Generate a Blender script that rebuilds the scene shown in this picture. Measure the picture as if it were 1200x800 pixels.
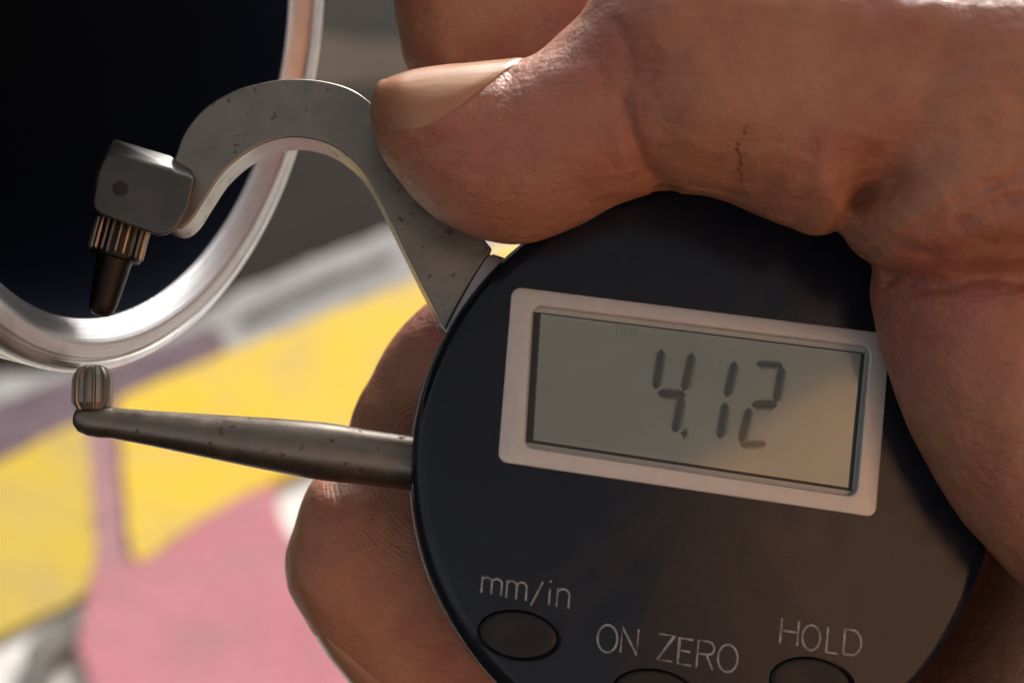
import bpy, bmesh, math, random
import numpy as np
from mathutils import Vector, Matrix
from mathutils.bvhtree import BVHTree

for o in list(bpy.data.objects):
    bpy.data.objects.remove(o)
SC = bpy.context.scene
COL = SC.collection

# ------------------------------------------------------------------ camera, sky, sun, exposure
PITCH = math.radians(38)          # the camera looks down by this much
CAM_H = 0.60                      # height over the painted ground
DIST = 0.150                      # camera to gauge face
FPX = 1753.0                      # focal length in pixels of the 1200 px wide photograph
cam_d = bpy.data.cameras.new('camera')
cam = bpy.data.objects.new('camera', cam_d)
COL.objects.link(cam)
cam.location = (0, 0, CAM_H)
cam.rotation_euler = (math.pi / 2 - PITCH, 0, 0)
cam_d.sensor_width = 36.0
cam_d.lens = FPX / 1200 * 36.0
cam_d.clip_start = 0.004
cam_d.clip_end = 3000
cam_d.dof.use_dof = True
cam_d.dof.focus_distance = DIST + 0.002
cam_d.dof.aperture_fstop = 18
SC.camera = cam

SUN_EL, SUN_AZ = math.radians(25), math.radians(18)     # azimuth from +Y (away from camera) towards +X
world = bpy.data.worlds.new('World')
SC.world = world
world.use_nodes = True
wn = world.node_tree.nodes
sky = wn.new('ShaderNodeTexSky')
sky.sky_type = 'NISHITA'
sky.sun_disc = False
sky.sun_elevation = SUN_EL
sky.sun_rotation = SUN_AZ
sky.dust_density = 7.0
sky.ozone_density = 0.4
sky.air_density = 0.8
hs = wn.new('ShaderNodeHueSaturation')           # hazy, washed-out daylight
hs.inputs['Saturation'].default_value = 0.12
world.node_tree.links.new(sky.outputs[0], hs.inputs['Color'])
world.node_tree.links.new(hs.outputs[0], wn['Background'].inputs[0])
wn['Background'].inputs[1].default_value = 0.15
sun_d = bpy.data.lights.new('sun', 'SUN')
sun_d.energy = 3.8
sun_d.angle = math.radians(6)
sun_d.color = (1.0, 0.95, 0.88)
sun = bpy.data.objects.new('sun', sun_d)
COL.objects.link(sun)
sdir = Vector((math.sin(SUN_AZ) * math.cos(SUN_EL), math.cos(SUN_AZ) * math.cos(SUN_EL), math.sin(SUN_EL)))
sun.rotation_euler = sdir.to_track_quat('Z', 'Y').to_euler()
SC.view_settings.view_transform = 'Standard'
SC.view_settings.look = 'None'
SC.view_settings.exposure = 0.35
SC.view_settings.gamma = 1.0
SC.view_settings.use_curve_mapping = False
SC.cycles.max_bounces = 8
SC.cycles.use_denoising = True

# ------------------------------------------------------------------ frames: bench frame (mm, x right, y up, z to camera)
fwd = Vector((0, math.cos(PITCH), -math.sin(PITCH)))
upv = Vector((0, math.sin(PITCH), math.cos(PITCH)))
O_R = cam.location + fwd * DIST
RIG = Matrix.Translation(O_R) @ Matrix(((1, upv.x, -fwd.x, 0), (0, upv.y, -fwd.y, 0), (0, upv.z, -fwd.z, 0), (0, 0, 0, 1))) @ Matrix.Scale(0.001, 4)
D = DIST * 1000
def rot3(a, b, c):
    return Matrix.Rotation(a, 3, 'X') @ Matrix.Rotation(b, 3, 'Y') @ Matrix.Rotation(c, 3, 'Z')
G_R = rot3(-0.105, 0.070, -0.125)
G_T = Vector((18.438, -5.711, 0))
GAUGE = RIG @ Matrix.Translation(G_T) @ G_R.to_4x4()

def ray(px, py):
    return Vector(((px - 600) / FPX, -(py - 400) / FPX, -1.0))
def at(px, py, z):                        # bench-frame point at depth z
    return Vector((0, 0, D)) + ray(px, py) * (D - z)
def lp(px, py, zl):                       # gauge-frame point on the plane z = zl
    o = G_R.transposed() @ (Vector((0, 0, D)) - G_T)
    d = G_R.transposed() @ ray(px, py)
    return o + d * ((zl - o.z) / d.z)
def lxy(pts, zl):
    return [(lp(x, y, zl).x, lp(x, y, zl).y) for x, y in pts]

# ------------------------------------------------------------------ object helpers
def tag(o, label=None, cat=None, group=None, kind=None):
    for k, v in (('label', label), ('category', cat), ('group', group), ('kind', kind)):
        if v: o[k] = v
    return o
def finish(me, smooth=40):
    if smooth:
        for p in me.polygons: p.use_smooth = True
        try: me.set_sharp_from_angle(angle=math.radians(smooth))
        except Exception: pass
def obj(name, me, mat, parent=None, matrix=None, smooth=40, bevel=0, seg=3):
    finish(me, smooth)
    o = bpy.data.objects.new(name, me)
    COL.objects.link(o)
    if mat: 
        for m in (mat if isinstance(mat, (list, tuple)) else [mat]): me.materials.append(m)
    if parent: o.parent = parent
    if matrix is not None: o.matrix_world = matrix
    if bevel:
        b = o.modifiers.new('bevel', 'BEVEL'); b.width = bevel; b.segments = seg
        b.limit_method = 'ANGLE'; b.angle_limit = math.radians(40); b.harden_normals = True
    return o
def empty(name, matrix):
    o = bpy.data.objects.new(name, None); COL.objects.link(o); o.matrix_world = matrix
    o.empty_display_size = 0.01
    return o
def mesh(name, V, Fc):
    me = bpy.data.meshes.new(name); me.from_pydata([tuple(v) for v in V], [], [tuple(f) for f in Fc]); me.update()
    bm = bmesh.new(); bm.from_mesh(me); bmesh.ops.recalc_face_normals(bm, faces=bm.faces); bm.to_mesh(me); bm.free()
    return me
def crom(pts, n=6, closed=False):
    out = []; N = len(pts)
    rng = range(N) if closed else range(N - 1)
    for i in rng:
        if closed: p = [pts[(i + k) % N] for k in (-1, 0, 1, 2)]
        else: p = [pts[max(i - 1, 0)], pts[i], pts[i + 1], pts[min(i + 2, N - 1)]]
        for j in range(n):
            t = j / n
            out.append(tuple(0.5 * (2 * b + (c - a) * t + (2 * a - 5 * b + 4 * c - d) * t * t + (3 * b - a - 3 * c + d) * t ** 3)
                             for a, b, c, d in zip(*p)))
    if not closed: out.append(tuple(pts[-1]))
    return out
def prism(name, xy, z0, z1):
    n = len(xy)
    V = [(x, y, z0) for x, y in xy] + [(x, y, z1) for x, y in xy]
    Fc = [tuple(range(n)), tuple(range(2 * n - 1, n - 1, -1))] + [(i, (i + 1) % n, n + (i + 1) % n, n + i) for i in range(n)]
    return mesh(name, V, Fc)
def lathe(name, prof, axis_o=(0, 0, 0), axis_d=(0, 0, 1), seg=96, rmod=None):
    """prof: list of (r, t) along the axis"""
    d = Vector(axis_d).normalized(); o = Vector(axis_o)
    u = d.orthogonal().normalized(); w = d.cross(u)
    V = []; Fc = []
    for i, (r, t) in enumerate(prof):
        for k in range(seg):
            a = 2 * math.pi * k / seg
            rr = r * (rmod(k, i) if rmod else 1)
            V.append(o + d * t + (u * math.cos(a) + w * math.sin(a)) * rr)
    for i in range(len(prof) - 1):
        for k in range(seg):
            k2 = (k + 1) % seg
            Fc.append((i * seg + k, i * seg + k2, (i + 1) * seg + k2, (i + 1) * seg + k))
    if prof[0][0] > 1e-6: Fc.append(tuple(range(seg)))
    if prof[-1][0] > 1e-6: Fc.append(tuple(range((len(prof) - 1) * seg, len(prof) * seg)))
    me = mesh(name, V, Fc)
    bm = bmesh.new(); bm.from_mesh(me); bmesh.ops.remove_doubles(bm, verts=bm.verts, dist=1e-5)
    bmesh.ops.recalc_face_normals(bm, faces=bm.faces); bm.to_mesh(me); bm.free()
    return me
def round_rect_quad(c, r, n=8):
    """quad corners in order, rounded by r"""
    out = []
    for i in range(4):
        p = Vector(c[i]).to_2d(); a = (Vector(c[i - 1]).to_2d() - p).normalized(); b = (Vector(c[(i + 1) % 4]).to_2d() - p).normalized()
        ang = a.angle(b); t = r / math.tan(ang / 2); cen = p + (a + b).normalized() * (r / math.sin(ang / 2))
        s = p + a * t - cen; e = p + b * t - cen
        for k in range(n + 1):
            v = s.slerp(e, k / n) if r > 0 else s
            out.append((cen.x + v.x, cen.y + v.y))
    return out

# ------------------------------------------------------------------ materials
def nodemat(name):
    m = bpy.data.materials.new(name); m.use_nodes = True
    nt = m.node_tree; return m, nt, nt.nodes['Principled BSDF']
def N(nt, t, **kw):
    n = nt.nodes.new(t)
    for k, v in kw.items():
        if k.startswith('_'): setattr(n, k[1:], v)
        else: n.inputs[k.replace('__', ' ')].default_value = v
    return n
def ramp(nt, fac, stops):
    r = nt.nodes.new('ShaderNodeValToRGB'); el = r.color_ramp.elements
    while len(el) < len(stops): el.new(0.5)
    for e, (p, c) in zip(el, stops):
        e.position = p; e.color = (*c, 1) if len(c) == 3 else c
    nt.links.new(fac, r.inputs[0]); return r
def noise(nt, scale, detail=4, rough=.55, vec=None, dist=0):
    n = N(nt, 'ShaderNodeTexNoise', Scale=scale, Detail=detail, Roughness=rough, Distortion=dist)
    if vec is None:
        vec = coords(nt)
    nt.links.new(vec, n.inputs['Vector']); return n
def coords(nt):
    for n in nt.nodes:
        if n.type == 'TEX_COORD': return n.outputs['Object']
    return nt.nodes.new('ShaderNodeTexCoord').outputs['Object']
def mix(nt, fac, a, b):
    m = nt.nodes.new('ShaderNodeMix'); m.data_type = 'RGBA'
    for i, v in ((0, fac), (6, a), (7, b)):
        if hasattr(v, 'is_linked'): nt.links.new(v, m.inputs[i])
        elif i == 0: m.inputs[i].default_value = v
        else: m.inputs[i].default_value = (*v, 1)
    return m.outputs[2]
def bump(nt, bs, h, strength, dist, prev=None):
    b = N(nt, 'ShaderNodeBump', Strength=strength, Distance=dist)
    nt.links.new(h, b.inputs['Height'])
    if prev is not None: nt.links.new(prev.outputs[0], b.inputs['Normal'])
    nt.links.new(b.outputs[0], bs.inputs['Normal']); return b

def mat_paint(name, col, col2, rough=.75, scale=14):
    m, nt, bs = nodemat(name)
    n = noise(nt, scale, 6, .65); r = ramp(nt, n.outputs[0], [(.3, col), (.72, col2)])
    n2 = noise(nt, 130, 4); c = mix(nt, ramp(nt, n2.outputs[0], [(.35, (0, 0, 0)), (.65, (.3, .3, .3))]).outputs[0], r.outputs[0], tuple(x * .7 for x in col))
    n4 = noise(nt, scale * 2.2, 5, .7); grey = sum(col) / 3
    c = mix(nt, ramp(nt, n4.outputs[0], [(.46, (0, 0, 0)), (.68, (.75, .75, .75))]).outputs[0], c, tuple(x * .55 + grey * .3 for x in col))
    nt.links.new(c, bs.inputs['Base Color']); bs.inputs['Roughness'].default_value = rough
    bs.inputs['Specular IOR Level'].default_value = .1; bump(nt, bs, n2.outputs[0], .4, .002); return m
def mat_plastic(name, col, rough=.38, spec=.5):       # black shell with fine scuffs (coordinates in mm)
    m, nt, bs = nodemat(name)
    n = noise(nt, .35, 5); r = ramp(nt, n.outputs[0], [(.3, (rough - .06,) * 3), (.75, (rough + .10,) * 3)])
    nt.links.new(r.outputs[0], bs.inputs['Roughness'])
    n2 = noise(nt, .12, 3); c = mix(nt, n2.outputs[0], col, tuple(x * 1.5 + .002 for x in col))
    sc = N(nt, 'ShaderNodeTexNoise', Scale=1.1, Detail=3, Distortion=2.5)
    mp = N(nt, 'ShaderNodeMapping'); mp.inputs['Scale'].default_value = (.35, 2.4, 1); mp.inputs['Rotation'].default_value = (0, 0, .7)
    nt.links.new(coords(nt), mp.inputs[0]); nt.links.new(mp.outputs[0], sc.inputs['Vector'])
    sr = ramp(nt, sc.outputs[0], [(.66, (0, 0, 0)), (.74, (.6, .6, .6))])
    c2 = mix(nt, sr.outputs[0], c, tuple(x * .45 for x in col))
    du = noise(nt, 2.6, 2, .5); c2 = mix(nt, ramp(nt, du.outputs[0], [(.70, (0, 0, 0)), (.76, (.5, .5, .5))]).outputs[0], c2, (.05, .05, .05))
    nt.links.new(c2, bs.inputs['Base Color']); bs.inputs['Specular IOR Level'].default_value = spec
    n3 = noise(nt, 5, 2); bump(nt, bs, n3.outputs[0], .03, .01)
    return m
def mat_metal(name, col, rough, spots=0.0, spot_col=(.05, .04, .035), streak=None, metallic=.92, spot_scale=.6):
    m, nt, bs = nodemat(name)
    n = noise(nt, .5, 6, .6); c = mix(nt, n.outputs[0], tuple(x * .78 for x in col), tuple(min(1, x * 1.15) for x in col))
    bs.inputs['Metallic'].default_value = metallic
    r = ramp(nt, n.outputs[0], [(.25, (rough - .08,) * 3), (.8, (rough + .14,) * 3)])
    if spots:
        s = noise(nt, spot_scale, 7, .68); sr = ramp(nt, s.outputs[0], [(1 - spots, (0, 0, 0)), (1.06 - spots, (.8, .8, .8))])
        c = mix(nt, sr.outputs[0], c, spot_col)
        rr = mix(nt, sr.outputs[0], r.outputs[0], (.8, .8, .8)); nt.links.new(rr, bs.inputs['Roughness'])
        inv = N(nt, 'ShaderNodeMath', _operation='SUBTRACT'); inv.inputs[0].default_value = 1; nt.links.new(sr.outputs[0], inv.inputs[1])
        bump(nt, bs, inv.outputs[0], .1, .04)
    else:
        nt.links.new(r.outputs[0], bs.inputs['Roughness'])
    st = noise(nt, .16, 4, .6); c = mix(nt, ramp(nt, st.outputs[0], [(.42, (0, 0, 0)), (.7, (.45, .45, .45))]).outputs[0], c, tuple(x * .55 for x in col))
    nt.links.new(c, bs.inputs['Base Color'])
    return m
def mat_skin(name):
    m, nt, bs = nodemat(name)
    n1 = noise(nt, .045, 4, .6); n2 = noise(nt, .35, 5, .6)
    c = ramp(nt, n1.outputs[0], [(.28, (.34, .092, .068)), (.5, (.43, .192, .105)), (.70, (.37, .115, .086))]).outputs[0]
    c = mix(nt, .35, c, ramp(nt, n2.outputs[0], [(.3, (.25, .085, .056)), (.7, (.43, .205, .125))]).outputs[0])
    nt.links.new(c, bs.inputs['Base Color'])
    bs.inputs['Subsurface Weight'].default_value = .12
    bs.inputs['Subsurface Radius'].default_value = (1.0, .35, .2)
    bs.inputs['Subsurface Scale'].default_value = .002
    v = N(nt, 'ShaderNodeTexVoronoi', Scale=2.0, _feature='DISTANCE_TO_EDGE')
    ds = noise(nt, 1.2, 3)
    add = N(nt, 'ShaderNodeVectorMath', _operation='MULTIPLY_ADD'); add.inputs[1].default_value = (.5, .5, .5)
    nt.links.new(ds.outputs[1], add.inputs[0]); nt.links.new(coords(nt), add.inputs[2]); nt.links.new(add.outputs[0], v.inputs['Vector'])
    vr = ramp(nt, v.outputs[0], [(0, (0, 0, 0)), (.16, (1, 1, 1))])
    b0 = bump(nt, bs, vr.outputs[0], .22, .03)
    mq = N(nt, 'ShaderNodeMapping'); mq.inputs['Scale'].default_value = (.55, 1.1, .8); mq.inputs['Rotation'].default_value = (0, 0, .5)
    nt.links.new(add.outputs[0], mq.inputs[0])
    v2 = N(nt, 'ShaderNodeTexVoronoi', Scale=.85, _feature='DISTANCE_TO_EDGE'); nt.links.new(mq.outputs[0], v2.inputs['Vector'])
    b1 = bump(nt, bs, ramp(nt, v2.outputs[0], [(0, (0, 0, 0)), (.07, (1, 1, 1))]).outputs[0], .10, .05, b0)
    n4 = noise(nt, .9, 5, .6); b2 = bump(nt, bs, n4.outputs[0], .15, .10, b1)
    mp = N(nt, 'ShaderNodeMapping'); mp.inputs['Scale'].default_value = (.16, .75, .4); mp.inputs['Rotation'].default_value = (0, 0, -.35)
    nt.links.new(coords(nt), mp.inputs[0])
    n5 = noise(nt, 1.0, 3, .5, mp.outputs[0], .6); bump(nt, bs, n5.outputs[0], .10, .12, b2)
    last = [n for n in nt.nodes if n.type == 'BUMP'][-1]
    for ctr_, rad in ((at(520, 545, -13), 9.0), (at(545, 345, -2), 9.0)):
        sub = N(nt, 'ShaderNodeVectorMath', _operation='SUBTRACT'); sub.inputs[1].default_value = ctr_; nt.links.new(coords(nt), sub.inputs[0])
        ln = N(nt, 'ShaderNodeVectorMath', _operation='LENGTH'); nt.links.new(sub.outputs[0], ln.inputs[0])
        wv_ = N(nt, 'ShaderNodeTexWave', Scale=.62, Distortion=4.0, Detail=2.0, _wave_type='RINGS', _rings_direction='SPHERICAL'); nt.links.new(sub.outputs[0], wv_.inputs['Vector'])
        mk = N(nt, 'ShaderNodeMapRange'); mk.inputs['From Min'].default_value = rad * 1.5; mk.inputs['From Max'].default_value = rad * .6; nt.links.new(ln.outputs[1], mk.inputs[0])
        mu = N(nt, 'ShaderNodeMath', _operation='MULTIPLY'); nt.links.new(wv_.outputs['Fac'], mu.inputs[0]); nt.links.new(mk.outputs[0], mu.inputs[1])
        last = bump(nt, bs, mu.outputs[0], .14, .05, last)
    rr = ramp(nt, n4.outputs[0], [(.3, (.36,) * 3), (.7, (.52,) * 3)]); nt.links.new(rr.outputs[0], bs.inputs['Roughness'])
    return m
def mat_simple(name, col, rough=.5, metallic=0, col2=None, scale=.5):
    m, nt, bs = nodemat(name)
    n = noise(nt, scale, 4); c = mix(nt, n.outputs[0], col, col2 or tuple(x * 1.2 for x in col))
    nt.links.new(c, bs.inputs['Base Color']); bs.inputs['Roughness'].default_value = rough; bs.inputs['Metallic'].default_value = metallic
    return m

# ------------------------------------------------------------------ the setting: ground with painted patches
def ground_pt(px, py, h=0.0):
    dcam = RIG.to_3x3() @ ray(px, py)
    s = (h - CAM_H) / dcam.z
    return cam.location + dcam * s
M_soil = mat_paint('dry_soil', (.009, .0062, .0042), (.020, .0135, .009), .9, 9)
M_white = mat_paint('chalky_white_paint', (.60, .57, .53), (.78, .76, .72), .8, 16)
M_band = mat_paint('grey_white_kerb_paint', (.21, .205, .20), (.38, .37, .365), .8, 18)
M_yel = mat_paint('yellow_paint', (.63, .41, .028), (.61, .43, .06), .7, 12)
M_yel2 = mat_paint('yellow_worn_paint', (.54, .37, .03), (.47, .35, .09), .7, 12)
M_pink = mat_paint('pink_paint', (.40, .15, .172), (.46, .20, .225), .75, 14)
M_mauve = mat_paint('mauve_paint', (.11, .07, .088), (.16, .115, .135), .8, 12)
M_greyp = mat_paint('grey_smudge_paint', (.11, .098, .09), (.19, .175, .16), .85, 14)

g = mesh('ground', [(-60, -60, 0), (60, -60, 0), (60, 200, 0), (-60, 200, 0)], [(0, 1, 2, 3)])
ground = tag(obj('ground', g, M_soil, smooth=0), kind='structure')
random.seed(4)
def patch(name, px, layer, mat, wob=.0012):
    pts = crom(px, 8, True)
    V = [ground_pt(x, y) for x, y in pts]
    V = [(v.x + random.uniform(-wob, wob), v.y + random.uniform(-wob, wob), 0) for v in V]
    n = len(V); h = .0012 * layer
    W = [(x, y, h) for x, y, _ in V] + [(x, y, -.002) for x, y, _ in V]
    me = mesh(name, W, [tuple(range(n))] + [(i, (i + 1) % n, n + (i + 1) % n, n + i) for i in range(n)])
    return obj(name, me, mat, parent=ground, smooth=0)
patch('white_paint', [(-700, 900), (-700, 520), (0, 470), (120, 440), (270, 352), (380, 303), (482, 262), (700, 180), (1500, -60), (1900, 500), (1900, 1300), (600, 1500), (-500, 1400)], 1, M_white)
M_brown = mat_paint('brown_earth', (.05, .033, .021), (.085, .058, .038), .9, 9)
patch('brown_earth', [(330, 40), (430, 50), (560, 60), (640, 90), (560, 110), (430, 100), (330, 105)], 1, M_brown)
patch('grey_band', [(-300, 530), (-60, 452), (60, 438), (180, 400), (268, 352), (380, 303), (482, 265), (700, 180), (1500, -50), (1500, 20), (700, 240), (490, 335), (330, 400), (240, 440), (100, 480), (-100, 500)], 2, M_band, .002)
patch('grey_streak', [(290, 372), (380, 330), (450, 305), (452, 311), (380, 340), (300, 380)], 4, M_greyp)
patch('mauve_stripe', [(-300, 590), (-60, 500), (0, 476), (70, 450), (140, 428), (215, 398), (252, 388), (262, 410), (245, 440), (150, 490), (150, 560), (150, 640), (165, 700), (112, 720), (100, 600), (90, 530), (-20, 580), (-250, 680)], 3, M_mauve, .002)
M_pline = mat_paint('dull_pink_paint', (.31, .16, .175), (.36, .20, .215), .8, 12)
patch('pink_line', [(100, 500), (148, 490), (154, 560), (158, 640), (168, 690), (104, 700), (112, 640), (106, 560)], 4, M_pline)
patch('yellow_paint', [(-300, 650), (-60, 572), (0, 550), (60, 518), (92, 505), (104, 514), (107, 560), (113, 640), (108, 690), (88, 712), (0, 754), (-80, 790), (-300, 880)], 5, M_yel2)
patch('yellow_paint', [(141, 482), (200, 451), (262, 426), (380, 380), (500, 333), (620, 285), (760, 230), (980, 160), (1000, 330), (620, 480), (440, 530), (340, 566), (250, 611), (180, 660), (160, 662), (151, 610), (143, 520)], 6, M_yel)
patch('pink_paint', [(104, 720), (118, 668), (150, 668), (180, 664), (250, 614), (318, 582), (327, 612), (352, 650), (420, 700), (600, 720), (700, 1000), (120, 1000), (112, 830), (96, 770)], 7, M_pink)
patch('grey_smudge', [(35, 775), (70, 745), (92, 735), (88, 765), (64, 790), (52, 840), (36, 850)], 8, M_greyp)

# added unseen wall, shaped for the warm fill and the display's diagonal reflection
M_bounce = mat_paint('ochre_bounce', (.58, .30, .16), (.66, .36, .20), .9, 1.5)
wy, wt = -1.2, .2
wz = CAM_H - .42
wp = [(.40, 0), (.47, 1.30 + wz), (.50, 1.62 + wz), (.92, 1.95 + wz), (1.35, 2.25 + wz), (2.0, 1.8 + wz), (2.0, 0)]
wv = [(x, wy, z) for x, z in wp] + [(x, wy - wt, z) for x, z in wp]
nw = len(wp)
bounce_wall = obj('added_bounce_wall', mesh('added_bounce_wall', wv, [tuple(range(nw)), tuple(range(2 * nw - 1, nw - 1, -1))] + [(i, (i + 1) % nw, nw + (i + 1) % nw, nw + i) for i in range(nw)]), M_bounce, smooth=0)
tag(bounce_wall, kind='structure')

# ------------------------------------------------------------------ the tube
M_tube = mat_metal('turned_aluminium', (.86, .86, .87), .20, metallic=1.0)
def tube_mat():
    m, nt, bs = nodemat('brushed_tube_metal')
    bs.inputs['Metallic'].default_value = 1.0
    sx = N(nt, 'ShaderNodeSeparateXYZ'); nt.links.new(coords(nt), sx.inputs[0])
    r = N(nt, 'ShaderNodeVectorMath', _operation='LENGTH'); mp = N(nt, 'ShaderNodeMapping'); mp.inputs['Scale'].default_value = (1, 1, 0)
    nt.links.new(coords(nt), mp.inputs[0]); nt.links.new(mp.outputs[0], r.inputs[0])
    cb = nt.nodes.new('ShaderNodeCombineXYZ'); nt.links.new(r.outputs[1], cb.inputs[0]); nt.links.new(sx.outputs[2], cb.inputs[1])
    n = noise(nt, 3.5, 4, .7, cb.outputs[0]); n2 = noise(nt, .25, 5)
    c = mix(nt, n.outputs[0], (.74, .73, .74), (.95, .945, .945)); c = mix(nt, ramp(nt, n2.outputs[0], [(.52, (0, 0, 0)), (.75, (.5, .5, .5))]).outputs[0], c, (.6, .55, .5))
    nt.links.new(c, bs.inputs['Base Color'])
    rr = ramp(nt, n.outputs[0], [(.3, (.24,) * 3), (.7, (.40,) * 3)]); nt.links.new(rr.outputs[0], bs.inputs['Roughness'])
    bump(nt, bs, n.outputs[0], .14, .05)
    return m
M_tube = tube_mat()
M_bore = mat_simple('dark_bore', (.010, .016, .032), .42)  # one even dark blue for the whole inside of the tube
yaw, pit = 1.222, -0.208
tc = Vector((-36.912, 32.293, -2.939))
tn = Vector((math.sin(yaw) * math.cos(pit), math.sin(pit), math.cos(yaw) * math.cos(pit)))
T_RI, T_RO = 30.9, 36.6
zax = tn; xax = Vector((0, 1, 0)).cross(zax).normalized(); yax = zax.cross(xax)
TUBE = RIG @ Matrix.Translation(tc) @ Matrix((xax, yax, zax)).transposed().to_4x4()
tube = tag(empty('metal_tube', TUBE), 'shiny silver metal tube with dark bore clamped between the gauge tips', 'tube')
wall = lathe('tube_wall', [(T_RI, -2.1), (T_RI, -1.95), (T_RI + .12, -1.7), (T_RI + 2.0, -.22), (T_RI + 2.3, -.04), (T_RI + 2.6, 0), (T_RI + 3.8, 0), (T_RI + 3.95, -.35), (T_RI + 4.2, -.35), (T_RI + 4.4, -.02), (T_RO - .75, -.1), (T_RO - .35, -.4), (T_RO - .08, -.9), (T_RO, -1.5),
              (T_RO, -2.2), (T_RO - .16, -2.4), (T_RO - .16, -2.8), (T_RO, -3.0), (T_RO, -4.2), (T_RO - .25, -4.5), (T_RO - .25, -5.2), (T_RO, -5.6), (T_RO, -120)], seg=160)
bm = bmesh.new(); bm.from_mesh(wall)
for f in [f for f in bm.faces if len(f.verts) > 8]: bm.faces.remove(f)
bm.to_mesh(wall); bm.free()
obj('tube_wall', wall, M_tube, tube, smooth=30)
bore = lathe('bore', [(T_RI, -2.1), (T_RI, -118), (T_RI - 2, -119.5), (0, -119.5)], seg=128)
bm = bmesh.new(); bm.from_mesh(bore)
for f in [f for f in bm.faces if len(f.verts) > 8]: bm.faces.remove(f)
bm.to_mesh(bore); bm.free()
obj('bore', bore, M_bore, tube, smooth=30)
ends = lathe('end_cap', [(T_RO, -120), (0, -120.2)], seg=64)
bm = bmesh.new(); bm.from_mesh(ends)
for f in [f for f in bm.faces if len(f.verts) > 8]: bm.faces.remove(f)
bm.to_mesh(ends); bm.free()
obj('end_cap', ends, M_tube, tube, smooth=30)

# ------------------------------------------------------------------ the gauge
M_shell = mat_plastic('black_shell_plastic', (.0050, .0072, .0130), .15, .36)
M_button = mat_plastic('black_button_rubber', (.005, .006, .008), .35, .3)
M_bezel = mat_simple('silver_grey_painted_bezel', (.50, .475, .44), .36, .25, (.58, .55, .515), .8)
M_steel = mat_metal('aged_satin_steel', (.265, .245, .215), .38, .385, (.075, .06, .05))
M_block = mat_metal('satin_steel_block', (.115, .112, .108), .42)
M_rod = mat_metal('worn_chrome_rod', (.24, .20, .165), .36, .40, (.06, .047, .04))
M_knurl = mat_metal('polished_knurled_steel', (.31, .25, .205), .32)
M_knurl2 = mat_metal('bright_knurled_steel', (.30, .265, .23), .38)
M_tip = mat_metal('dark_carbide_tip', (.03, .025, .022), .45)
M_hole = mat_simple('set_screw_recess', (.01, .01, .01), .6)
M_rim = mat_metal('chrome_case', (.45, .43, .41), .3)

gauge = tag(empty('thickness_gauge', GAUGE), 'black round digital thickness gauge reading 4.12 held in the hand', 'gauge')
GC = Vector((2.196, -7.084)); GRAD = 29.75
inn_px = [(632, 367), (1011, 414), (996, 572), (623, 516)]
out_px = [(588, 321), (1057, 380), (1038, 621), (569, 552)]
inn_xy = lxy(inn_px, .25); out_xy = lxy(out_px, .3)

def lathe_c(name, prof, seg=160):
    return lathe(name, prof, (GC.x, GC.y, 0), (0, 0, 1), seg)
shell_me = lathe_c('body_shell', [(0, 0), (27.9, 0), (28.25, -.05), (28.5, -.22), (28.75, -.3), (29.3, -.75), (29.62, -1.4), (GRAD, -2.2), (GRAD, -9.5), (29.2, -10), (0, -10)])
shell = obj('body_shell', shell_me, M_shell, None, smooth=35)
def ellipse_px(cx, cy, rx, ry, ang, zl, n=48, sc=1):
    c = lp(cx, cy, zl); u = (lp(cx + math.cos(ang) * rx, cy + math.sin(ang) * rx, zl) - c); v = (lp(cx - math.sin(ang) * ry, cy + math.cos(ang) * ry, zl) - c)
    return [((c + u * (math.cos(t) * sc) + v * (math.sin(t) * sc)).x, (c + u * (math.cos(t) * sc) + v * (math.sin(t) * sc)).y) for t in (2 * math.pi * k / n for k in range(n))]
BUT = [(608, 744, 50, 30), (768, 813, 52, 30), (952, 800, 51, 31)]
cutters = [obj('cut', prism('cut', ellipse_px(x, y, rx, ry, .15, 0), -1.1, 2), None, smooth=0) for x, y, rx, ry in BUT]
mid = lambda a, b: [(p[0] * .5 + q[0] * .5, p[1] * .5 + q[1] * .5) for p, q in zip(a, b)]
cutters.append(obj('cut', prism('cut', mid(inn_xy, out_xy), -2.2, 2), None, smooth=0))
for c in cutters:
    b = shell.modifiers.new('b', 'BOOLEAN'); b.object = c; b.operation = 'DIFFERENCE'; b.solver = 'EXACT'
bpy.context.view_layer.update()
dg = bpy.context.evaluated_depsgraph_get()
me2 = bpy.data.meshes.new_from_object(shell.evaluated_get(dg))
shell.modifiers.clear(); shell.data = me2; shell.data.name = 'body_shell'; finish(me2, 35)
for c in cutters: bpy.data.objects.remove(c)
shell.parent = gauge
obj('back_case', lathe_c('back_case', [(0, -9.9), (29.9, -9.9), (30.05, -10.3), (30.1, -11), (29.8, -12), (27, -14.6), (24, -15.2), (0, -15.2)]), M_rim, gauge, smooth=35)

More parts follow.
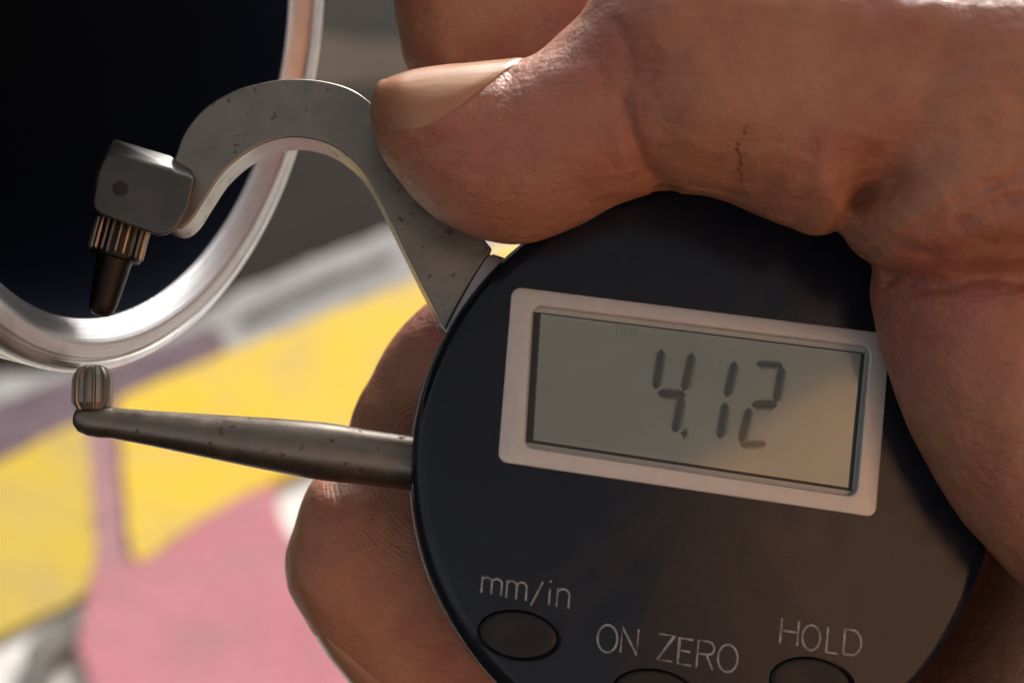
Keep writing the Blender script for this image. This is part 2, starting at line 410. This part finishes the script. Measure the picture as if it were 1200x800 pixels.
# bezel frame with its opening
def frame_mesh(name, out, inn, z0, z1, zi, inset=.28):
    n = len(out); cx = sum(p[0] for p in out) / n; cy = sum(p[1] for p in out) / n
    def loop(ps, z): return [(x, y, z) for x, y in ps]
    def shrink(ps, d):
        res = []
        for i in range(len(ps)):
            a, b, c = Vector(ps[i - 1]), Vector(ps[i]), Vector(ps[(i + 1) % len(ps)])
            t = (c - a).normalized(); res.append((b.x - t.y * d, b.y + t.x * d))
        return res
    sg = 1 if sum(out[i - 1][0] * out[i][1] - out[i][0] * out[i - 1][1] for i in range(n)) > 0 else -1
    L = [loop(out, z0), loop(out, z1 - .22), loop(shrink(out, sg * .07), z1 - .09), loop(shrink(out, sg * inset), z1), loop(shrink(inn, -sg * .12), z1), loop(inn, z1 - .1), loop(shrink(inn, sg * .02), zi)]
    V = sum(L, []); Fc = []
    for j in range(len(L) - 1):
        for i in range(n): Fc.append((j * n + i, j * n + (i + 1) % n, (j + 1) * n + (i + 1) % n, (j + 1) * n + i))
    return mesh(name, V, Fc)
ob = round_rect_quad(out_xy, 2.1, 8); ib = round_rect_quad(inn_xy, .25, 8)
obj('display_bezel', frame_mesh('display_bezel', ob, ib, -.05, .45, -.7), M_bezel, gauge, smooth=35)
def lcd_mat():
    m, nt, bs = nodemat('lcd_grey_green')
    n = noise(nt, .09, 3); c = ramp(nt, n.outputs[0], [(.3, (.39, .405, .365)), (.7, (.45, .46, .43))]).outputs[0]
    nt.links.new(c, bs.inputs['Base Color']); bs.inputs['Roughness'].default_value = .25; bs.inputs['Coat Weight'].default_value = 1.0; bs.inputs['Coat Roughness'].default_value = .1; return m
def glass_mat():
    m = bpy.data.materials.new('display_glass'); m.use_nodes = True; nt = m.node_tree; nt.nodes.clear()
    out = nt.nodes.new('ShaderNodeOutputMaterial'); t = nt.nodes.new('ShaderNodeBsdfTransparent'); t.inputs[0].default_value = (.93, .95, .93, 1)
    gl = nt.nodes.new('ShaderNodeBsdfGlossy'); gl.inputs['Roughness'].default_value = .06
    fr = nt.nodes.new('ShaderNodeFresnel'); fr.inputs[0].default_value = 1.5
    ms = nt.nodes.new('ShaderNodeMixShader'); nt.links.new(fr.outputs[0], ms.inputs[0]); nt.links.new(t.outputs[0], ms.inputs[1]); nt.links.new(gl.outputs[0], ms.inputs[2])
    nt.links.new(ms.outputs[0], out.inputs[0]); return m
ctr = lambda ps: (sum(p[0] for p in ps) / len(ps), sum(p[1] for p in ps) / len(ps))
def scale_xy(ps, s):
    c = ctr(ps); return [(c[0] + (x - c[0]) * s, c[1] + (y - c[1]) * s) for x, y in ps]
lcd = obj('lcd_panel', prism('lcd_panel', [(a[0] * .65 + b[0] * .35, a[1] * .65 + b[1] * .35) for a, b in zip(inn_xy, out_xy)], -1.9, -.75), lcd_mat(), gauge, smooth=0)
gk_o = scale_xy(inn_xy, 1.03)  # thin dark frame painted in for the shade at the display's sunken edge
gk_i = lxy([(634, 367.5), (1009, 414.5), (994, 571), (625, 515.5)], -.66)
gv = [(x, y, -.66) for x, y in gk_o] + [(x, y, -.66) for x, y in gk_i] + [(x, y, -.745) for x, y in gk_i]
obj('display_edge_shade', mesh('display_edge_shade', gv, [(i, (i + 1) % 4, 4 + (i + 1) % 4, 4 + i) for i in range(4)] + [(4 + i, 4 + (i + 1) % 4, 8 + (i + 1) % 4, 8 + i) for i in range(4)]), mat_simple('dark_edge_shade', (.035, .036, .036), .6), gauge, smooth=0)
M_seg = mat_simple('lcd_dark_segment', (.055, .06, .066), .4)
M_ghost = mat_simple('lcd_faint_segment', (.30, .31, .265), .4)
def seg_mesh(segs, w, zl=-.72):
    V = []; Fc = []
    for (x0, y0), (x1, y1), ww in segs:
        a = Vector((x0, y0)); b = Vector((x1, y1)); d = (b - a).normalized(); nrm = Vector((-d.y, d.x)) * ww / 2
        pts = [a, a + d * ww * .5 + nrm, b - d * ww * .5 + nrm, b, b - d * ww * .5 - nrm, a + d * ww * .5 - nrm]
        k = len(V); loc = [lp(p.x, p.y, zl) for p in pts]
        V += [(p.x, p.y, zl) for p in loc] + [(p.x, p.y, zl - .025) for p in loc]
        Fc.append(tuple(range(k, k + 6))); Fc += [(k + i, k + (i + 1) % 6, k + 6 + (i + 1) % 6, k + 6 + i) for i in range(6)]
    return mesh('digit', V, Fc)
M_halo = mat_simple('lcd_segment_shadow', (.14, .147, .135), .5)  # grey strips that paint the segments' shadow and blurred edges
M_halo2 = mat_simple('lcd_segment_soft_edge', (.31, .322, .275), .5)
def digit(name, segs):
    d = obj(name, seg_mesh([(a, b, w - 2.5) for a, b, w in segs], 10), M_seg, lcd, smooth=0)
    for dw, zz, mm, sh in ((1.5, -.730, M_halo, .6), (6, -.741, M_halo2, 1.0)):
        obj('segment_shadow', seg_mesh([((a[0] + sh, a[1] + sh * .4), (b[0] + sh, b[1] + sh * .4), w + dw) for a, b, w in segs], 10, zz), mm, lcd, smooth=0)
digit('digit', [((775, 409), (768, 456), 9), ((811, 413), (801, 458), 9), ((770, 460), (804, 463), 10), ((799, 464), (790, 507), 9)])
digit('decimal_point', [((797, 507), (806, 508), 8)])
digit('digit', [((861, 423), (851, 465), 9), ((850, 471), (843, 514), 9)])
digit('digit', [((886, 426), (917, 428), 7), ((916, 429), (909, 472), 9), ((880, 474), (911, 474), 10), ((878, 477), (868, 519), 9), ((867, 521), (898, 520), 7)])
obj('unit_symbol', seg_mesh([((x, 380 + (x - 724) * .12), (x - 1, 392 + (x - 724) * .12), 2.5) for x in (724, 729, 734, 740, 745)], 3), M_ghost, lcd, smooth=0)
obj('display_glass', prism('display_glass', scale_xy(inn_xy, .998), -.22, -.14), glass_mat(), gauge, smooth=0)

# buttons
def dome_button(x, y, rx, ry):
    V = []; Fc = []; n = 48
    prof = [(.95, -1.05), (.95, -.62), (.90, -.50), (.8, -.46), (.5, -.52), (.2, -.57)]
    for s, z in prof: V += [(a, b, z) for a, b in ellipse_px(x, y, rx, ry, .15, 0, n, s)]
    for j in range(len(prof) - 1):
        for i in range(n): Fc.append((j * n + i, j * n + (i + 1) % n, (j + 1) * n + (i + 1) % n, (j + 1) * n + i))
    Fc.append(tuple(range((len(prof) - 1) * n, len(prof) * n)))
    return mesh('button', V, Fc)
for b in BUT: obj('button', dome_button(*b), M_button, gauge, smooth=60)

# lettering: thin stroke letters, each word one printed part
def arc(cx, cy, rx, ry, a0, a1, n=12):
    return [(cx + rx * math.cos(math.radians(a0 + (a1 - a0) * i / n)), cy + ry * math.sin(math.radians(a0 + (a1 - a0) * i / n))) for i in range(n + 1)]
GL = {
 'H': [[(0, 0), (0, 1)], [(1, 0), (1, 1)], [(0, .52), (1, .52)]],
 'O': [arc(.5, .5, .5, .5, 0, 360, 24)],
 'L': [[(0, 1), (0, 0), (.9, 0)]],
 'D': [[(0, 0), (0, 1), (.4, 1)] + arc(.45, .5, .55, .5, 90, -90, 14) + [(0, 0)]],
 'N': [[(0, 0), (0, 1), (1, 0), (1, 1)]],
 'Z': [[(0, 1), (1, 1), (0, 0), (1, 0)]],
 'E': [[(1, 1), (0, 1), (0, 0), (1, 0)], [(0, .52), (.85, .52)]],
 'R': [[(0, 0), (0, 1), (.55, 1)] + arc(.6, .76, .4, .24, 90, -90, 10) + [(0, .52)], [(.55, .52), (1, 0)]],
 'm': [[(0, 0), (0, 1)], [(0, .7)] + arc(.25, .72, .25, .26, 170, 0, 8) + [(.5, 0)], [(.5, .7)] + arc(.75, .72, .25, .26, 170, 0, 8) + [(1, 0)]],
 'n': [[(0, 0), (0, 1)], [(0, .65)] + arc(.5, .66, .5, .33, 170, 0, 10) + [(1, 0)]],
 'i': [[(.5, 0), (.5, .92)], [(.5, 1.25), (.5, 1.38)]],
 '/': [[(0, -.1), (1, 1.25)]],
}
def word(letters, w=.16, slope=.155, lean=.085, zl=.03):
    V = []; Fc = []
    def addstroke(p):
        nonlocal V, Fc
        P = [lp(x, y, zl) for x, y in p]; k0 = len(V)
        for i, q in enumerate(P):
            a = P[max(i - 1, 0)]; b = P[min(i + 1, len(P) - 1)]
            d = (b - a).to_2d().normalized() if (b - a).length > 1e-6 else Vector((1, 0))
            m = 1.0
            if 0 < i < len(P) - 1:
                d1 = (q - a).to_2d().normalized(); m = 1 / max(.55, abs(d.dot(d1)))
            nn = Vector((-d.y, d.x)) * w / 2 * m
            V += [(q.x + nn.x, q.y + nn.y, zl), (q.x - nn.x, q.y - nn.y, zl)]
        for i in range(len(P) - 1): Fc.append((k0 + 2 * i, k0 + 2 * i + 1, k0 + 2 * i + 3, k0 + 2 * i + 2))
    for ch, x, y, wd, h in letters:
        for st in GL[ch]:
            addstroke([(x + u * wd + v * h * lean, y + u * wd * slope - v * h) for u, v in st])
    me = bpy.data.meshes.new('lettering'); me.from_pydata(V, [], Fc)
    for p in me.polygons:
        if p.normal.z < 0: p.flip()
    return me
def print_mat():
    m, nt, bs = nodemat('worn_white_print')
    n = noise(nt, .9, 5, .7); f = ramp(nt, n.outputs[0], [(.33, (.12, .12, .12)), (.6, (.9, .9, .9))]).outputs[0]
    c = mix(nt, f, (.03, .032, .036), (.36, .36, .37)); nt.links.new(c, bs.inputs['Base Color']); bs.inputs['Roughness'].default_value = .55; return m
M_print = print_mat()
obj('lettering', word([('m', 564, 694, 23, 19), ('m', 593, 700, 23, 21), ('/', 622, 707, 12, 22), ('i', 640, 708, 6, 21), ('n', 652, 710.5, 14, 22)], .19), M_print, gauge, smooth=0)
obj('lettering', word([('O', 699, 762, 23, 32), ('N', 727, 764, 19, 30), ('Z', 770, 772, 18, 30), ('E', 794, 777, 16, 30), ('R', 816, 781.5, 19, 32), ('O', 840, 785, 23, 32)], .20), M_print, gauge, smooth=0)
obj('lettering', word([('H', 914, 753, 20, 29), ('O', 939, 759.5, 21, 29), ('L', 968, 763.5, 15, 29), ('D', 988, 765.5, 20, 29)], .23), M_print, gauge, smooth=0)

# upper arm, block, contact tips
A_F, A_B = -4.5, -10.5
outer = [(196, 205), (206, 180), (216, 155), (238, 128), (272, 107), (310, 96), (345, 92), (385, 96), (420, 109), (452, 138), (492, 188), (540, 246), (577, 292)]
inner = [(522, 386), (505, 354), (490, 325), (461, 266), (441, 226), (424, 199), (402, 179), (380, 167), (350, 161), (322, 164), (292, 177), (262, 202), (240, 234), (224, 258), (206, 268), (182, 258)]
endc = [(577, 293), (565, 309), (548, 337), (534, 362)]
poly = crom(outer, 5) + crom(endc, 4)[1:] + crom(inner, 5)
obj('upper_arm', prism('upper_arm', lxy(poly, A_F), A_F, A_B), M_steel, gauge, smooth=30, bevel=.35)
lug = crom([(579, 297), (597, 305), (606, 318)], 3) + crom([(575, 356), (545, 392), (530, 398)], 3) + crom([(512, 380), (527, 355), (541, 330), (560, 302)], 4)
obj('mounting_lug', prism('mounting_lug', lxy(lug, -5.5), -5.5, -9.8), M_rim, gauge, smooth=30, bevel=.25)
blk = [(128, 163), (203, 186), (213, 193), (228, 203), (229, 225), (221, 248), (206, 268), (188, 277), (150, 264), (115, 249), (107, 238), (111, 205), (119, 172)]
blk = [(127, 166), (133, 163), (200, 183), (207, 189), (226, 200), (229, 212), (222, 245), (208, 267), (196, 275), (184, 276), (118, 252), (108, 244), (107, 236), (113, 200)]
blk_f = [(122, 181), (129, 179), (200, 199), (208, 203), (226, 207)] + blk[5:]
def loft(name, loops):
    n = len(loops[0]); V = sum(loops, []); Fc = [tuple(range(n)), tuple(range(len(V) - 1, len(V) - n - 1, -1))]
    for j in range(len(loops) - 1): Fc += [(j * n + i, j * n + (i + 1) % n, (j + 1) * n + (i + 1) % n, (j + 1) * n + i) for i in range(n)]
    return mesh(name, V, Fc)
obj('jaw_block', loft('jaw_block', [[(x, y, z) for x, y in lxy(P, z)] for P, z in ((blk_f, -2.6), (blk, -4.3), (blk, -12.5))]), M_block, gauge, smooth=30, bevel=.45, seg=4)
hc = lp(141, 221, -2.6); obj('set_screw', lathe('set_screw', [(0, .03), (.62, .03), (.8, -.0), (.8, -1)], hc, (0, 0, 1), 24), M_hole, gauge)
ZJ = -7.5
def px_lathe(name, p0, p1, prof, mat, seg=48, rmod=None, zl=ZJ, smooth=40):
    a = lp(*p0, zl); b = lp(*p1, zl); L = (b - a).length
    s = (lp(p0[0] + 10, p0[1], zl) - a).length / 10
    return obj(name, lathe(name, [(r * s, t * L) for r, t in prof], a, b - a, seg, rmod), mat, gauge, smooth=smooth)
kn = lambda k, i: 1.0 if k % 4 in (0, 1) else .90
kn2 = lambda k, i: 1.0 if k % 6 < 4 else .88
tp = px_lathe('upper_contact', (146, 258), (117, 371), [(0, -.05), (25, -.05), (30, -.0), (31, .04), (31, .36), (29, .40), (22, .41), (20.5, .44), (19, .62), (16.5, .86), (14, .95), (9, .985), (0, 1.0)], M_tip, 64)
px_lathe('knurled_collar', (146, 258), (118, 362), [(29, .015), (33, .05), (33, .38), (30, .405)], M_knurl, 88, kn, smooth=20)
px_lathe('lower_contact', (109, 428), (108, 480), [(0, 0), (10, 0), (17, .06), (22, .2), (24, .35), (24, .85), (19, 1)], M_knurl2, 90, kn2, smooth=20)
px_lathe('lower_arm', (85, 489), (500, 545), [(0, 0), (9, .006), (16, .022), (19.5, .05), (20, .085), (18.5, .115), (19, .14), (21, .22), (26, .38), (31, .54), (34.5, .68), (34.5, .74), (33, .82), (32.5, 1.02)], M_rod, 64)

# ------------------------------------------------------------------ the hand (one continuous surface grown from lobes)
M_skin = mat_skin('skin')
VOX = .5
X0, X1, Y0, Y1, Z0, Z1 = -28, 96, -60, 50, -44, 32
gx = np.arange(X0, X1, VOX, dtype=np.float32); gy = np.arange(Y0, Y1, VOX, dtype=np.float32); gz = np.arange(Z0, Z1, VOX, dtype=np.float32)
GX, GY = np.meshgrid(gx, gy, indexing='ij')
def poly_sdf(P):
    d = np.full(GX.shape, 1e9, np.float32); ins = np.zeros(GX.shape, bool); n = len(P)
    for i in range(n):
        ax, ay = P[i]; bx, by = P[(i + 1) % n]
        ex, ey = bx - ax, by - ay; L = ex * ex + ey * ey + 1e-9
        t = np.clip(((GX - ax) * ex + (GY - ay) * ey) / L, 0, 1)
        d = np.minimum(d, (GX - ax - t * ex) ** 2 + (GY - ay - t * ey) ** 2)
        c = ((ay > GY) != (by > GY)) & (GX < ex * (GY - ay) / (ey if abs(ey) > 1e-9 else 1e-9) + ax)
        ins ^= c
    d = np.sqrt(d); return np.where(ins, -d, d)
def blur2(a, k):
    for ax in (0, 1):
        p = np.pad(a, [(k, k) if i == ax else (0, 0) for i in (0, 1)], mode='edge'); c = np.cumsum(p, axis=ax, dtype=np.float64)
        c = np.insert(c, 0, 0, axis=ax); n = 2 * k + 1
        a = ((c[n:, :] - c[:-n, :]) if ax == 0 else (c[:, n:] - c[:, :-n])) / n
    return a.astype(np.float32)
def lobe(px, zs, h, w, n=5):
    """px outline at the lobe's own mid surface; zs = (z at px 600/400, dz per 100 px right, dz per 100 px down)"""
    pts = crom(px, n, True)
    zf = lambda x, y: zs[0] + zs[1] * (x - 600) / 100 + zs[2] * (y - 400) / 100
    P3 = [at(x, y, zf(x, y)) for x, y in pts]
    A = np.array([(p.x, p.y, 1) for p in P3]); b = np.array([p.z for p in P3])
    co = np.linalg.lstsq(A, b, rcond=None)[0]
    d2 = blur2(poly_sdf([(p.x, p.y) for p in P3]), 1)
    zc = (co[0] * GX + co[1] * GY + co[2]).astype(np.float32)
    a = np.maximum(1 + d2 / w, 0)
    dz = (gz[None, None, :] - zc[:, :, None]) / h
    return ((np.sqrt((a * a)[:, :, None] + dz * dz) - 1) * min(w, h)).astype(np.float32)
def smin(a, b, k):
    hh = np.maximum(k - np.abs(a - b), 0) / k
    return np.minimum(a, b) - hh * hh * k * .25
thumb_tip = [(435, 130), (436, 112), (444, 100), (475, 91), (540, 82), (603, 73), (628, 62), (655, 42), (690, 8), (720, -30), (790, -60), (850, 60), (840, 190), (780, 221), (730, 236), (690, 257), (640, 280), (590, 286), (545, 274), (505, 251), (475, 223), (454, 196), (440, 164)]
thumb_base = [(722, 118), (690, 55), (715, -20), (800, -60), (950, -45), (1200, -30), (1700, -30), (1700, 150), (1060, 220), (1004, 250), (985, 270), (963, 278), (935, 270), (900, 257), (865, 241), (830, 229), (787, 219), (758, 198), (739, 166)]
thenar_top = [(1000, 262), (998, 284), (1010, 300), (1028, 312), (1070, 322), (1130, 328), (1200, 326), (1700, 320), (1700, -30), (1120, 0), (1030, 140)]
thenar_low = [(1040, 290), (1027, 318), (1024, 348), (1030, 390), (1045, 440), (1064, 492), (1092, 552), (1130, 611), (1165, 650), (1205, 690), (1270, 740), (1700, 960), (1700, 300), (1200, 250)]
palm_side = [(1200, 0), (1196, 300), (1200, 480), (1194, 560), (1180, 640), (1150, 720), (1100, 800), (1060, 880), (1200, 1000), (1700, 1000), (1700, 0)]
palm_back = [(900, 60), (860, 300), (840, 600), (860, 900), (1100, 1000), (1700, 1000), (1700, 0), (1100, -20)]
index_f = [(458, -40), (460, 0), (467, 40), (484, 92), (530, 130), (700, 160), (950, 180), (1000, 60), (900, -60), (600, -110), (500, -90)]
middle_f = [(520, 348), (496, 359), (460, 397), (427, 453), (408, 502), (412, 540), (470, 580), (600, 590), (1000, 560), (1050, 380), (800, 330), (620, 335)]
ring_f = [(372, 556), (350, 606), (336, 640), (334, 664), (341, 696), (362, 732), (398, 776), (440, 826), (520, 880), (700, 880), (1000, 800), (1000, 620), (700, 560), (520, 548), (430, 545)]
f = lobe(thumb_base, (4.0, .65, 0), 10.5, 8.0)
f = smin(f, lobe(thumb_tip, (2.4, 1.1, 0), 8.2, 7.2), 2.2)
f = smin(f, lobe(thenar_top, (4.0, .7, 0), 11.0, 8.0), 2.6)
f = smin(f, lobe(thenar_low, (-1.5, .8, 0), 10.0, 9.0), 1.4)
f = smin(f, lobe(palm_side, (-12, 0, 0), 16.0, 9.0), 3)
back = lobe(palm_back, (-29, 0, 0), 9.5, 9.0)
back = smin(back, lobe(index_f, (-22, -.6, 0), 8.5, 8.0), 3)
back = smin(back, lobe(middle_f, (-22.5, -.9, 0), 7.6, 7.5), 2.5)
back = smin(back, lobe(ring_f, (-20.5, -1.6, 0), 8.2, 8.0), 1.5)
f = smin(f, back, 4)
thumb_gap_fill = [(650, 110), (655, 235), (735, 214), (790, 203), (860, 212), (950, 240), (1060, 210), (1000, 60), (750, 50)]  # hidden lobe added to block sun leaking between thumb and gauge
f = smin(f, lobe(thumb_gap_fill, (-6, .3, 0), 9.5, 5.0), 2)
# creases pressed into the front of the skin
def crease(px, z, width, amp, zlo):
    global f
    P = [at(x, y, z) for x, y in crom(px, 5)]
    d = np.full(GX.shape, 1e9, np.float32)
    for a, b in zip(P, P[1:]):
        ex, ey = b.x - a.x, b.y - a.y; L = ex * ex + ey * ey + 1e-9
        t = np.clip(((GX - a.x) * ex + (GY - a.y) * ey) / L, 0, 1)
        d = np.minimum(d, (GX - a.x - t * ex) ** 2 + (GY - a.y - t * ey) ** 2)
    gk = amp * np.exp(-d / (width * width))
    msk = gz > zlo
    f[:, :, msk] += gk[:, :, None].astype(np.float32)
crease([(868, 168), (866, 200), (874, 232), (884, 250)], 14, 0.35, 0.28, 4)
crease([(947, 176), (942, 215), (948, 262)], 14, 0.4, 0.25, 4)
crease([(996, 264), (1006, 246), (1028, 226), (1054, 208)], 15, 0.85, 0.55, 4)
crease([(1040, 292), (1090, 258), (1130, 232), (1210, 196)], 16, 0.5, 0.55, 4)
crease([(1120, 262), (1160, 240), (1210, 222)], 16, 0.51, 0.59, 4)
crease([(1027, 316), (1070, 324), (1110, 332), (1150, 326), (1210, 330)], 12, 0.68, 0.85, 4)
crease([(1060, 344), (1120, 338), (1160, 346)], 12, 0.42, 0.37, 4)
crease([(728, 122), (738, 152), (752, 182), (772, 204), (794, 216)], 11, 0.55, 0.85, 2)
crease([(470, 172), (520, 166), (560, 143), (586, 116), (602, 84)], 9, 0.38, 0.45, -4)
crease([(1090, 95), (1150, 70), (1210, 62)], 16, .45, .25, 4)
crease([(1080, 130), (1140, 118), (1210, 120)], 16, .4, .22, 4)
crease([(1110, 165), (1160, 148), (1210, 152)], 16, .4, .25, 4)
crease([(1060, 290), (1110, 296), (1160, 286), (1210, 290)], 15, .4, .3, 4)
crease([(905, 200), (902, 235), (912, 258)], 14, .35, .2, 4)
crease([(690, 60), (705, 90), (708, 120)], 12, .4, .25, 2)
crease([(720, 20), (735, 50), (740, 85)], 13, .4, .25, 2)
rs = np.random.RandomState(3)
nz = np.zeros_like(f)
for s, amp in ((9, .16), (5, .10), (2.6, .05)):
    for k in range(4):
        v = rs.normal(size=3); v /= np.linalg.norm(v); v *= 2 * np.pi / (s * rs.uniform(.8, 1.3)); ph = rs.uniform(0, 6.28, 3)
        nz += amp * .5 * np.sin(gx * v[0] * 1.3 + ph[0])[:, None, None] * np.sin(gy * v[1] * 1.3 + ph[1])[None, :, None] * np.sin(gz * v[2] * 1.3 + ph[2] + 1)[None, None, :]
f += nz
for ax in range(3):                       # close the field at the box faces
    sl = [slice(None)] * 3; sl[ax] = 0; f[tuple(sl)] = np.maximum(f[tuple(sl)], .3); sl[ax] = -1; f[tuple(sl)] = np.maximum(f[tuple(sl)], .3)
def surface_nets(F):
    s = F < 0; nx, ny, nz_ = F.shape
    acc = np.zeros((nx - 1, ny - 1, nz_ - 1, 3), np.float32); cnt = np.zeros((nx - 1, ny - 1, nz_ - 1), np.float32)
    edges = []
    for ax in range(3):
        lo = [slice(None)] * 3; hi = [slice(None)] * 3; lo[ax] = slice(0, -1); hi[ax] = slice(1, None)
        a, b = F[tuple(lo)], F[tuple(hi)]; cr = s[tuple(lo)] != s[tuple(hi)]
        I = np.argwhere(cr); t = (a[cr] / (a[cr] - b[cr])).astype(np.float32)
        pos = I.astype(np.float32); pos[:, ax] += t
        o1, o2 = [k for k in range(3) if k != ax]
        for d1 in (-1, 0):
            for d2 in (-1, 0):
                J = I.copy(); J[:, o1] += d1; J[:, o2] += d2
                ok = (J >= 0).all(1) & (J[:, 0] < nx - 1) & (J[:, 1] < ny - 1) & (J[:, 2] < nz_ - 1)
                np.add.at(acc, tuple(J[ok].T), pos[ok]); np.add.at(cnt, tuple(J[ok].T), 1)
        edges.append((ax, I, s[tuple(lo)][cr]))
    idx = -np.ones(cnt.shape, np.int64); m = cnt > 0; idx[m] = np.arange(m.sum()); V = acc[m] / cnt[m][:, None]
    Q = []
    for ax, I, inside in edges:
        o1, o2 = (ax + 1) % 3, (ax + 2) % 3
        ok = (I[:, o1] > 0) & (I[:, o2] > 0) & (I[:, o1] < F.shape[o1] - 1) & (I[:, o2] < F.shape[o2] - 1)
        I = I[ok]; ins = inside[ok]; c = []
        for d1, d2 in ((-1, -1), (0, -1), (0, 0), (-1, 0)):
            J = I.copy(); J[:, o1] += d1; J[:, o2] += d2; c.append(idx[tuple(J.T)])
        q = np.stack(c, 1); q[~ins] = q[~ins][:, ::-1]; Q.append(q)
    return V, np.concatenate(Q)
V, Q = surface_nets(f)
V = V * VOX + np.array([X0, Y0, Z0], np.float32)
# one relaxation pass
for it in range(2):
    acc = np.zeros_like(V); c = np.zeros(len(V), np.float32)
    for i in range(4):
        np.add.at(acc, Q[:, i], V[Q[:, (i + 1) % 4]]); np.add.at(c, Q[:, i], 1)
    V = V * .5 + acc / c[:, None] * .5
hm = bpy.data.meshes.new('hand'); hm.from_pydata(V.tolist(), [], Q.tolist()); hm.update()
hand = obj('hand', hm, M_skin, matrix=RIG, smooth=180)
tag(hand, 'brown skinned hand gripping the black gauge with thumb across the front', 'hand')

# nails: shells laid over the surface, from rays shot outwards from inside the finger
bvh = BVHTree.FromPolygons([Vector(v) for v in V.tolist()], Q.tolist())
def nail(name, axis, phis, outline, lift, mat, nu=28, nv=22):
    """axis: (point, point); for u along and phi round the axis, outline(u01, v01)->bool-ish lift scale"""
    a, b = axis; ax = (b - a).normalized()
    Yd = Vector((0, 1, 0)); Yd = (Yd - ax * Yd.dot(ax)).normalized(); Zd = ax.cross(Yd)
    if Zd.z < 0: Zd = -Zd
    top = []; 
    for i in range(nu + 1):
        for j in range(nv + 1):
            u, v = outline(i / nu, j / nv)
            o = a.lerp(b, u); ph = math.radians(phis[0] + (phis[1] - phis[0]) * v)
            dr = Yd * math.sin(ph) + Zd * math.cos(ph)
            hit = bvh.ray_cast(o, dr)
            r = (hit[0] - o).length if hit[0] else 7
            e = min(i, nu - i) / nu * 2; ej = min(j, nv - j) / nv * 2
            k = min(1, e * 7) * min(1, ej * 5)
            top.append((o, dr, r, k, (1 - .8 * (i / nu) ** 4) * min(1, .35 + 3 * i / nu)))
    # smooth the radii so the nail is a clean curved plate
    R = np.array([t[2] for t in top]).reshape(nu + 1, nv + 1)
    for _ in range(8):
        p = np.pad(R, 1, mode='edge'); R = (p[:-2, 1:-1] + p[2:, 1:-1] + p[1:-1, :-2] + p[1:-1, 2:] + 2 * R) / 6
    Vv = []
    for lay in (1, 0):
        for t, r in zip(top, R.ravel()): Vv.append(t[0] + t[1] * (r + (lift * (.25 + .75 * t[3]) * t[4] if lay else -.5)))
    M = (nu + 1) * (nv + 1); Fc = []
    for i in range(nu):
        for j in range(nv):
            q = [i * (nv + 1) + j, (i + 1) * (nv + 1) + j, (i + 1) * (nv + 1) + j + 1, i * (nv + 1) + j + 1]
            Fc.append(q); Fc.append([k + M for k in q[::-1]])
    ring = [i * (nv + 1) for i in range(nu + 1)] + [nu * (nv + 1) + j for j in range(1, nv + 1)] + [i * (nv + 1) + nv for i in range(nu - 1, -1, -1)] + [j for j in range(nv - 1, 0, -1)]
    for k in range(len(ring)): Fc.append((ring[k], ring[(k + 1) % len(ring)], ring[(k + 1) % len(ring)] + M, ring[k] + M))
    o = obj(name, mesh(name, Vv, Fc), mat, hand, smooth=70)
    return o
def nail_mat():
    m, nt, bs = nodemat('fingernail')
    mp = N(nt, 'ShaderNodeMapping'); mp.inputs['Scale'].default_value = (.05, .7, .7); mp.inputs['Rotation'].default_value = (0, 0, -.12)
    nt.links.new(coords(nt), mp.inputs[0]); n = noise(nt, 1.2, 3, .5, mp.outputs[0]); n2 = noise(nt, .12, 3)
    c = mix(nt, n.outputs[0], (.34, .175, .085), (.39, .21, .105)); c = mix(nt, ramp(nt, n2.outputs[0], [(.45, (0, 0, 0)), (.62, (.7, .7, .7))]).outputs[0], c, (.44, .185, .125))
    nt.links.new(c, bs.inputs['Base Color']); bs.inputs['Roughness'].default_value = .30; bump(nt, bs, n.outputs[0], .03, .05)
    bs.inputs['Subsurface Weight'].default_value = .1; bs.inputs['Subsurface Radius'].default_value = (1, .5, .3); bs.inputs['Subsurface Scale'].default_value = .001
    return m
M_nail = nail_mat()
zt = lambda x: 2.4 + 1.1 * (x - 600) / 100
NPH = [(0, 5), (.06, -8), (.25, -12), (.5, -2), (.7, 16), (.85, 40), (.95, 62), (1, 84)]
def thumb_outline(u, v):
    ph = np.interp(u, [a for a, _ in NPH], [b for _, b in NPH])
    return u, v * (120 - ph) / 140
nail('thumb_nail', (at(440, 140, zt(440)), at(592, 178, zt(592))), (120, -20), thumb_outline, .55, M_nail)
zr = lambda x: -20.5 - 1.6 * (x - 600) / 100
nail('finger_nail', (at(445, 700, zr(430)), at(510, 850, zr(480))), (258, 336), lambda u, v: (u, .5 + (v - .5) * min(1, .2 + u * 1.6)), .35, M_nail)

# the thin line of dark specks: a small scratch on the thumb
M_scab = mat_simple('scab', (.10, .018, .014), .6)
random.seed(9)
SV = []; SF = []
for k in range(15):
    t = k / 14; x, y = crom([(876, 148), (866, 175), (868, 196), (874, 226)], 14)[int(t * 41)]
    x += random.uniform(-2.5, 2.5); o = at(x, y, 60); dr = ray(x, y).normalized(); hit = bvh.ray_cast(o, dr)
    if hit[0] is None: continue
    nrm = hit[1] if hit[1].z > 0 else -hit[1]
    u = nrm.orthogonal().normalized(); w = nrm.cross(u); r = random.uniform(.10, .22) * (1.3 if .25 < t < .7 else .8); b = len(SV)
    ring = [hit[0] + (u * math.cos(a) + w * math.sin(a) * 1.5) * r * random.uniform(.7, 1.2) for a in (math.pi * q / 4 for q in range(8))]
    SV += [p - nrm * .05 for p in ring] + [hit[0] + (p - hit[0]) * .6 + nrm * .09 for p in ring]
    SF += [tuple(range(b + 8, b + 16))] + [(b + q, b + (q + 1) % 8, b + 8 + (q + 1) % 8, b + 8 + q) for q in range(8)]
obj('scratch', mesh('scratch', SV, SF), M_scab, hand, smooth=60)
